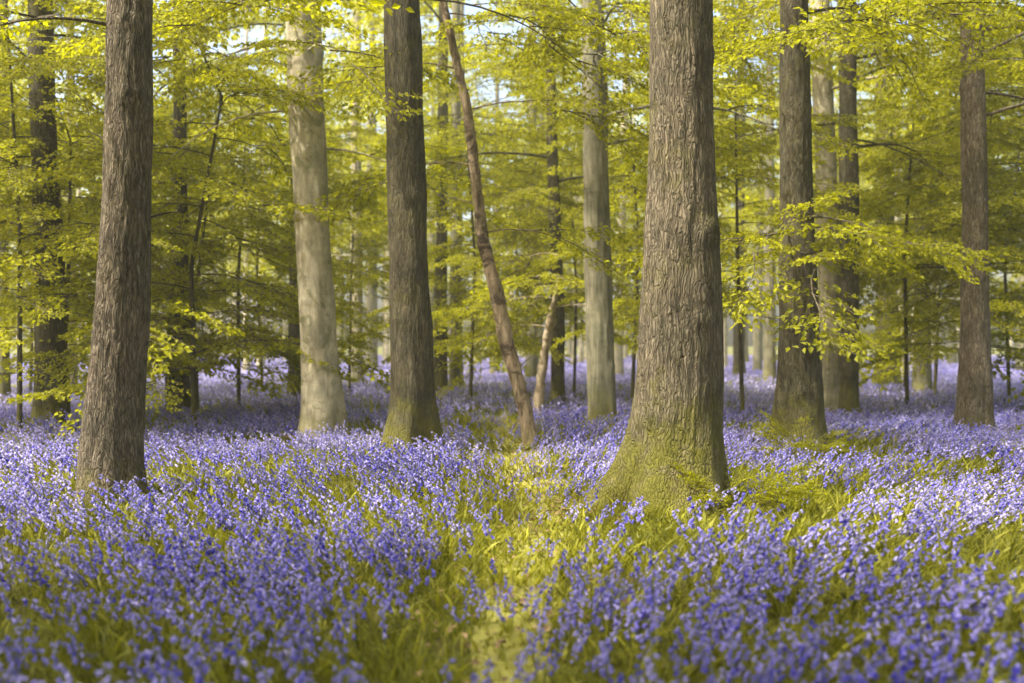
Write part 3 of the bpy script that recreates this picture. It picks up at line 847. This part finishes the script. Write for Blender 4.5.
def small_bells(y0, y1, dens, nq, size, seed):
    """farther stems: a stalk blade and nq small florets round the drooping top"""
    x, y, rng = scatter(y0, y1, dens, seed, 3)
    g = green_field(x, y)
    k = rng.random(len(x)) > g * 0.9
    x, y = x[k], y[k]; n = len(x)
    lx, ly = lean_of(x, y, rng)
    H = rng.uniform(0.22, 0.38, n); z = gz(x, y)
    tp = np.clip(rng.normal(0.58, 0.2, n) + 0.25 * (fbm(x * 0.5, y * 0.5, 77, 3) - 0.5), 0, 1)  # paler mean than the near bells: distant light and glow put into the tint
    for q in range(nq):
        f = 0.55 + 0.45 * (q + 0.5) / nq
        c = np.stack([x + H * lx * f + rng.normal(0, size * .5, n), y + H * ly * f + rng.normal(0, size * .5, n), z + H * f], 1)
        D = np.stack([rng.normal(0, .6, n), rng.normal(0, .6, n), -np.ones(n)], 1)
        Nn = np.stack([rng.normal(0, 1, n), rng.normal(-.6, 1, n), rng.normal(0.3, .5, n)], 1)
        V = leaf_quads(c, D, Nn, size * rng.uniform(.8, 1.3, n), rng)
        carpet.add(V, np.arange(n * 4).reshape(-1, 4), 0, np.repeat(tp, 4))
    w = 0.006
    V = np.stack([np.stack([x - w, y, z], 1), np.stack([x + w, y, z], 1),
                  np.stack([x + H * lx + w * .4, y + H * ly, z + H], 1), np.stack([x + H * lx - w * .4, y + H * ly, z + H], 1)], 1).reshape(-1, 3)
    carpet.add(V, np.arange(n * 4).reshape(-1, 4), 1, 0.5)
small_bells(20.5, 42, 32, 5, 0.055, 603)
small_bells(42, 78, 9, 5, 0.12, 604)
small_bells(78, 125, 2.5, 4, 0.26, 605)
tag(carpet.build('bluebell_carpet', [M['bell'], M['stem'], M['grass']], smooth_shade=True),
    'violet-blue carpet of bluebells covering the woodland floor', 'bluebells', kind='stuff')

# the nearest flowering stems, each a plant of its own
BELL_ME = [(p[0].mesh('stem', [M['stem']]), p[1].mesh('flower_head', [M['bell'], M['stem']]), p[2].mesh('leaf_tuft', [M['grass']])) for p in BELL2]
for (x, y, z, s, rz, lx, ly, ch) in NEAR:
    o = empty('bluebell', (x, y, z), 'violet bluebell with arching stem and nodding bells in the nearest strip of flowers', 'bluebell', 'bluebells nearest to the viewer')
    o.rotation_euler = (float(-ly), float(lx), 0)
    o.scale = (float(s),) * 3
    for nm, me in zip(('stem', 'flower_head', 'leaf_tuft'), BELL_ME[int(ch)]):
        c = bpy.data.objects.new(nm, me); COL.objects.link(c); c.parent = o
        c.rotation_euler = (0, 0, float(rz))

# ------------------------------------------------------------------ grass and low green growth
grass = Geo()
def blades(y0, y1, dens, Lr, width, ns, seed, broad=False):
    x, y, rng = scatter(y0, y1, dens, seed, 2)
    g = green_field(x, y)
    k = rng.random(len(x)) < (0.30 + 0.70 * g if not broad else g ** 1.3)
    x, y, g = x[k], y[k], g[k]; n = len(x)
    lx, ly = lean_of(x, y, rng)
    onp = np.exp(-((x - path_x(y)) / 0.38) ** 2) * (y < 24)
    Ln = rng.uniform(*Lr, n) * (1 - 0.62 * onp * np.clip(0.4 + 0.9 * vnoise(x * 3, y * 2.2, 66), 0, 1))
    az = rng.uniform(0, 6.28, n); bow = rng.uniform(0.3, 1.1, n)
    ddx = np.cos(az) * bow * .85 + lx * 0.6; ddy = np.sin(az) * bow * .85 + ly
    z = gz(x, y) - 0.01
    s = np.linspace(0, 1, ns + 1)
    cx = x[:, None] + (ddx * Ln)[:, None] * s ** 1.6; cy = y[:, None] + (ddy * Ln)[:, None] * s ** 1.6
    cz = z[:, None] + Ln[:, None] * (s - 0.32 * s ** 2 * np.minimum(bow, 1)[:, None])
    wd = width * rng.uniform(.6, 1.3, n)[:, None] * (np.sin(np.clip(s * .92 + .08, 0, 1) * PI) if broad else (1 - s) ** .6 * .9 + .08)
    sa = rng.uniform(0, 6.28, n); sx, sy = np.cos(sa)[:, None], np.sin(sa)[:, None]
    V = np.stack([np.stack([cx - sx * wd, cy - sy * wd, cz], -1), np.stack([cx + sx * wd, cy + sy * wd, cz], -1)], 2).reshape(-1, 3)
    i = (np.arange(n) * (ns + 1) * 2)[:, None] + (np.arange(ns) * 2)[None, :]
    F = np.stack([i, i + 1, i + 3, i + 2], -1).reshape(-1, 4)
    t = np.clip(rng.normal(.45, .28, n) + 0.35 * (fbm(x * .8, y * .8, 55, 3) - .5) + 0.3 * onp, 0, 1)  # blades on the path tinted lighter: the sunlit strip is put into their colour
    grass.add(V, F, 0, np.repeat(t, (ns + 1) * 2))
blades(2.9, 9.5, 620, (0.10, 0.28), 0.0055, 3, 701)
blades(2.9, 10.5, 260, (0.10, 0.28), 0.013, 3, 702, True)
blades(2.9, 10.5, 900, (0.05, 0.17), 0.0042, 2, 711)
blades(9.5, 20.5, 260, (0.10, 0.28), 0.009, 2, 703)
blades(10.5, 22, 70, (0.10, 0.22), 0.03, 2, 704, True)
blades(20.5, 42, 50, (0.12, 0.30), 0.022, 1, 705)
blades(42, 110, 6, (0.15, 0.40), 0.08, 1, 706)
tag(grass.build('grass', [M['grass']], smooth_shade=True), 'yellow-green grass and low leaves growing among the bluebells', 'grass', kind='stuff')

# last year's brown leaves on the path and round the feet of the near trunks
M['litter'] = leafy('dead_leaf', (0.09, 0.055, 0.028), (0.34, 0.23, 0.12), 0.1, 0.8, 0.1)
rng = np.random.default_rng(812)
n = 1000
y = rng.uniform(3.2, 20, n); x = path_x(y) + rng.normal(0, 0.42, n)
for tx, ty, tr in TREES[:6]:
    a = rng.uniform(0, 2 * PI, 260); q = tr * rng.uniform(1.0, 1.9, 260)
    x = np.concatenate([x, tx + q * np.cos(a)]); y = np.concatenate([y, ty + q * np.sin(a)])
n = len(x); a = rng.uniform(0, 2 * PI, n)
P = np.stack([x, y, gz(x, y) + rng.uniform(0.02, 0.05, n)], 1)
D = np.stack([np.cos(a), np.sin(a), rng.normal(0, .25, n)], 1)
Nn = np.stack([rng.normal(0, .4, n), rng.normal(0, .4, n), np.ones(n)], 1)
lg = Geo(); lg.add(leaf_quads(P, D, Nn, rng.uniform(0.04, 0.075, n), rng), np.arange(n * 4).reshape(-1, 4), 0, np.repeat(rng.random(n), 4))
tag(lg.build('leaf_litter', [M['litter']], smooth_shade=False), 'brown dead leaves lying on the path and at the feet of the trunks', 'leaf litter', kind='stuff')

# leafy bush at the foot of the dark spreading trunk
def bush(label, px, py, H, W, n, seed):
    rng = np.random.default_rng(seed)
    x, d = gpos(px, py)
    o = empty('bramble_bush', (x, d, float(gz(x, d))), label, 'bush')
    cr, st = Geo(), Geo()
    for k in range(n):
        a = rng.uniform(0, 6.28); e = rng.uniform(.3, 1.2)
        tip = np.array([math.cos(a) * W * math.cos(e), math.sin(a) * W * math.cos(e) * .6, H * math.sin(e) * rng.uniform(.7, 1.1)])
        t = np.linspace(0, 1, 5)[:, None]
        tube(st, tip * t + np.array([0, 0, -0.05]) * (1 - t), 0.006 * (1.2 - t[:, 0]), 4)
        place_spray(cr, FINE[rng.integers(6)], tip * 0.35, a, rng.uniform(0.1, .8), rng.uniform(-.5, .5), 0.34 * rng.uniform(.7, 1.2), -0.1)
    st.build('stem', [M['twig']], o); cr.build('foliage', [M['leaf'], M['twig']], o, smooth_shade=False)
bush('small green leafy bush growing at the foot of the dark spreading trunk', 806, 450, 0.8, 0.6, 16, 5)
bush('low green bush in front of the right side of the massive mossy trunk', 742, 500, 0.45, 0.6, 16, 6)
# ------------------------------------------------------------------ the pale spring air
hz = bpy.data.materials.new('pale_air'); hz.use_nodes = True
hn = hz.node_tree; hn.nodes.remove(hn.nodes['Principled BSDF'])
pv = hn.nodes.new('ShaderNodeVolumePrincipled')
pv.inputs['Color'].default_value = (0.97, 0.96, 0.82, 1)
pv.inputs['Density'].default_value = 0.0012
pv.inputs['Anisotropy'].default_value = 0.2
hn.links.new(pv.outputs[0], hn.nodes['Material Output'].inputs['Volume'])
hg = Geo()
hx, hy0, hy1, hb, ht = 170.0, -40.0, 180.0, -1.6, 27.0
hv = [(sx * hx, y, z) for z in (hb, ht) for sx, y in ((-1, hy0), (1, hy0), (1, hy1), (-1, hy1))]
hg.add(hv, [(3, 2, 1, 0), (4, 5, 6, 7), (0, 1, 5, 4), (1, 2, 6, 5), (2, 3, 7, 6), (3, 0, 4, 7)])
tag(hg.build('haze', [hz], smooth_shade=False), 'pale haze in the air between the trees', 'haze', kind='stuff')
SC.cycles.volume_bounces = 1
print('BUILT verts', sum(len(m.vertices) for m in bpy.data.meshes))
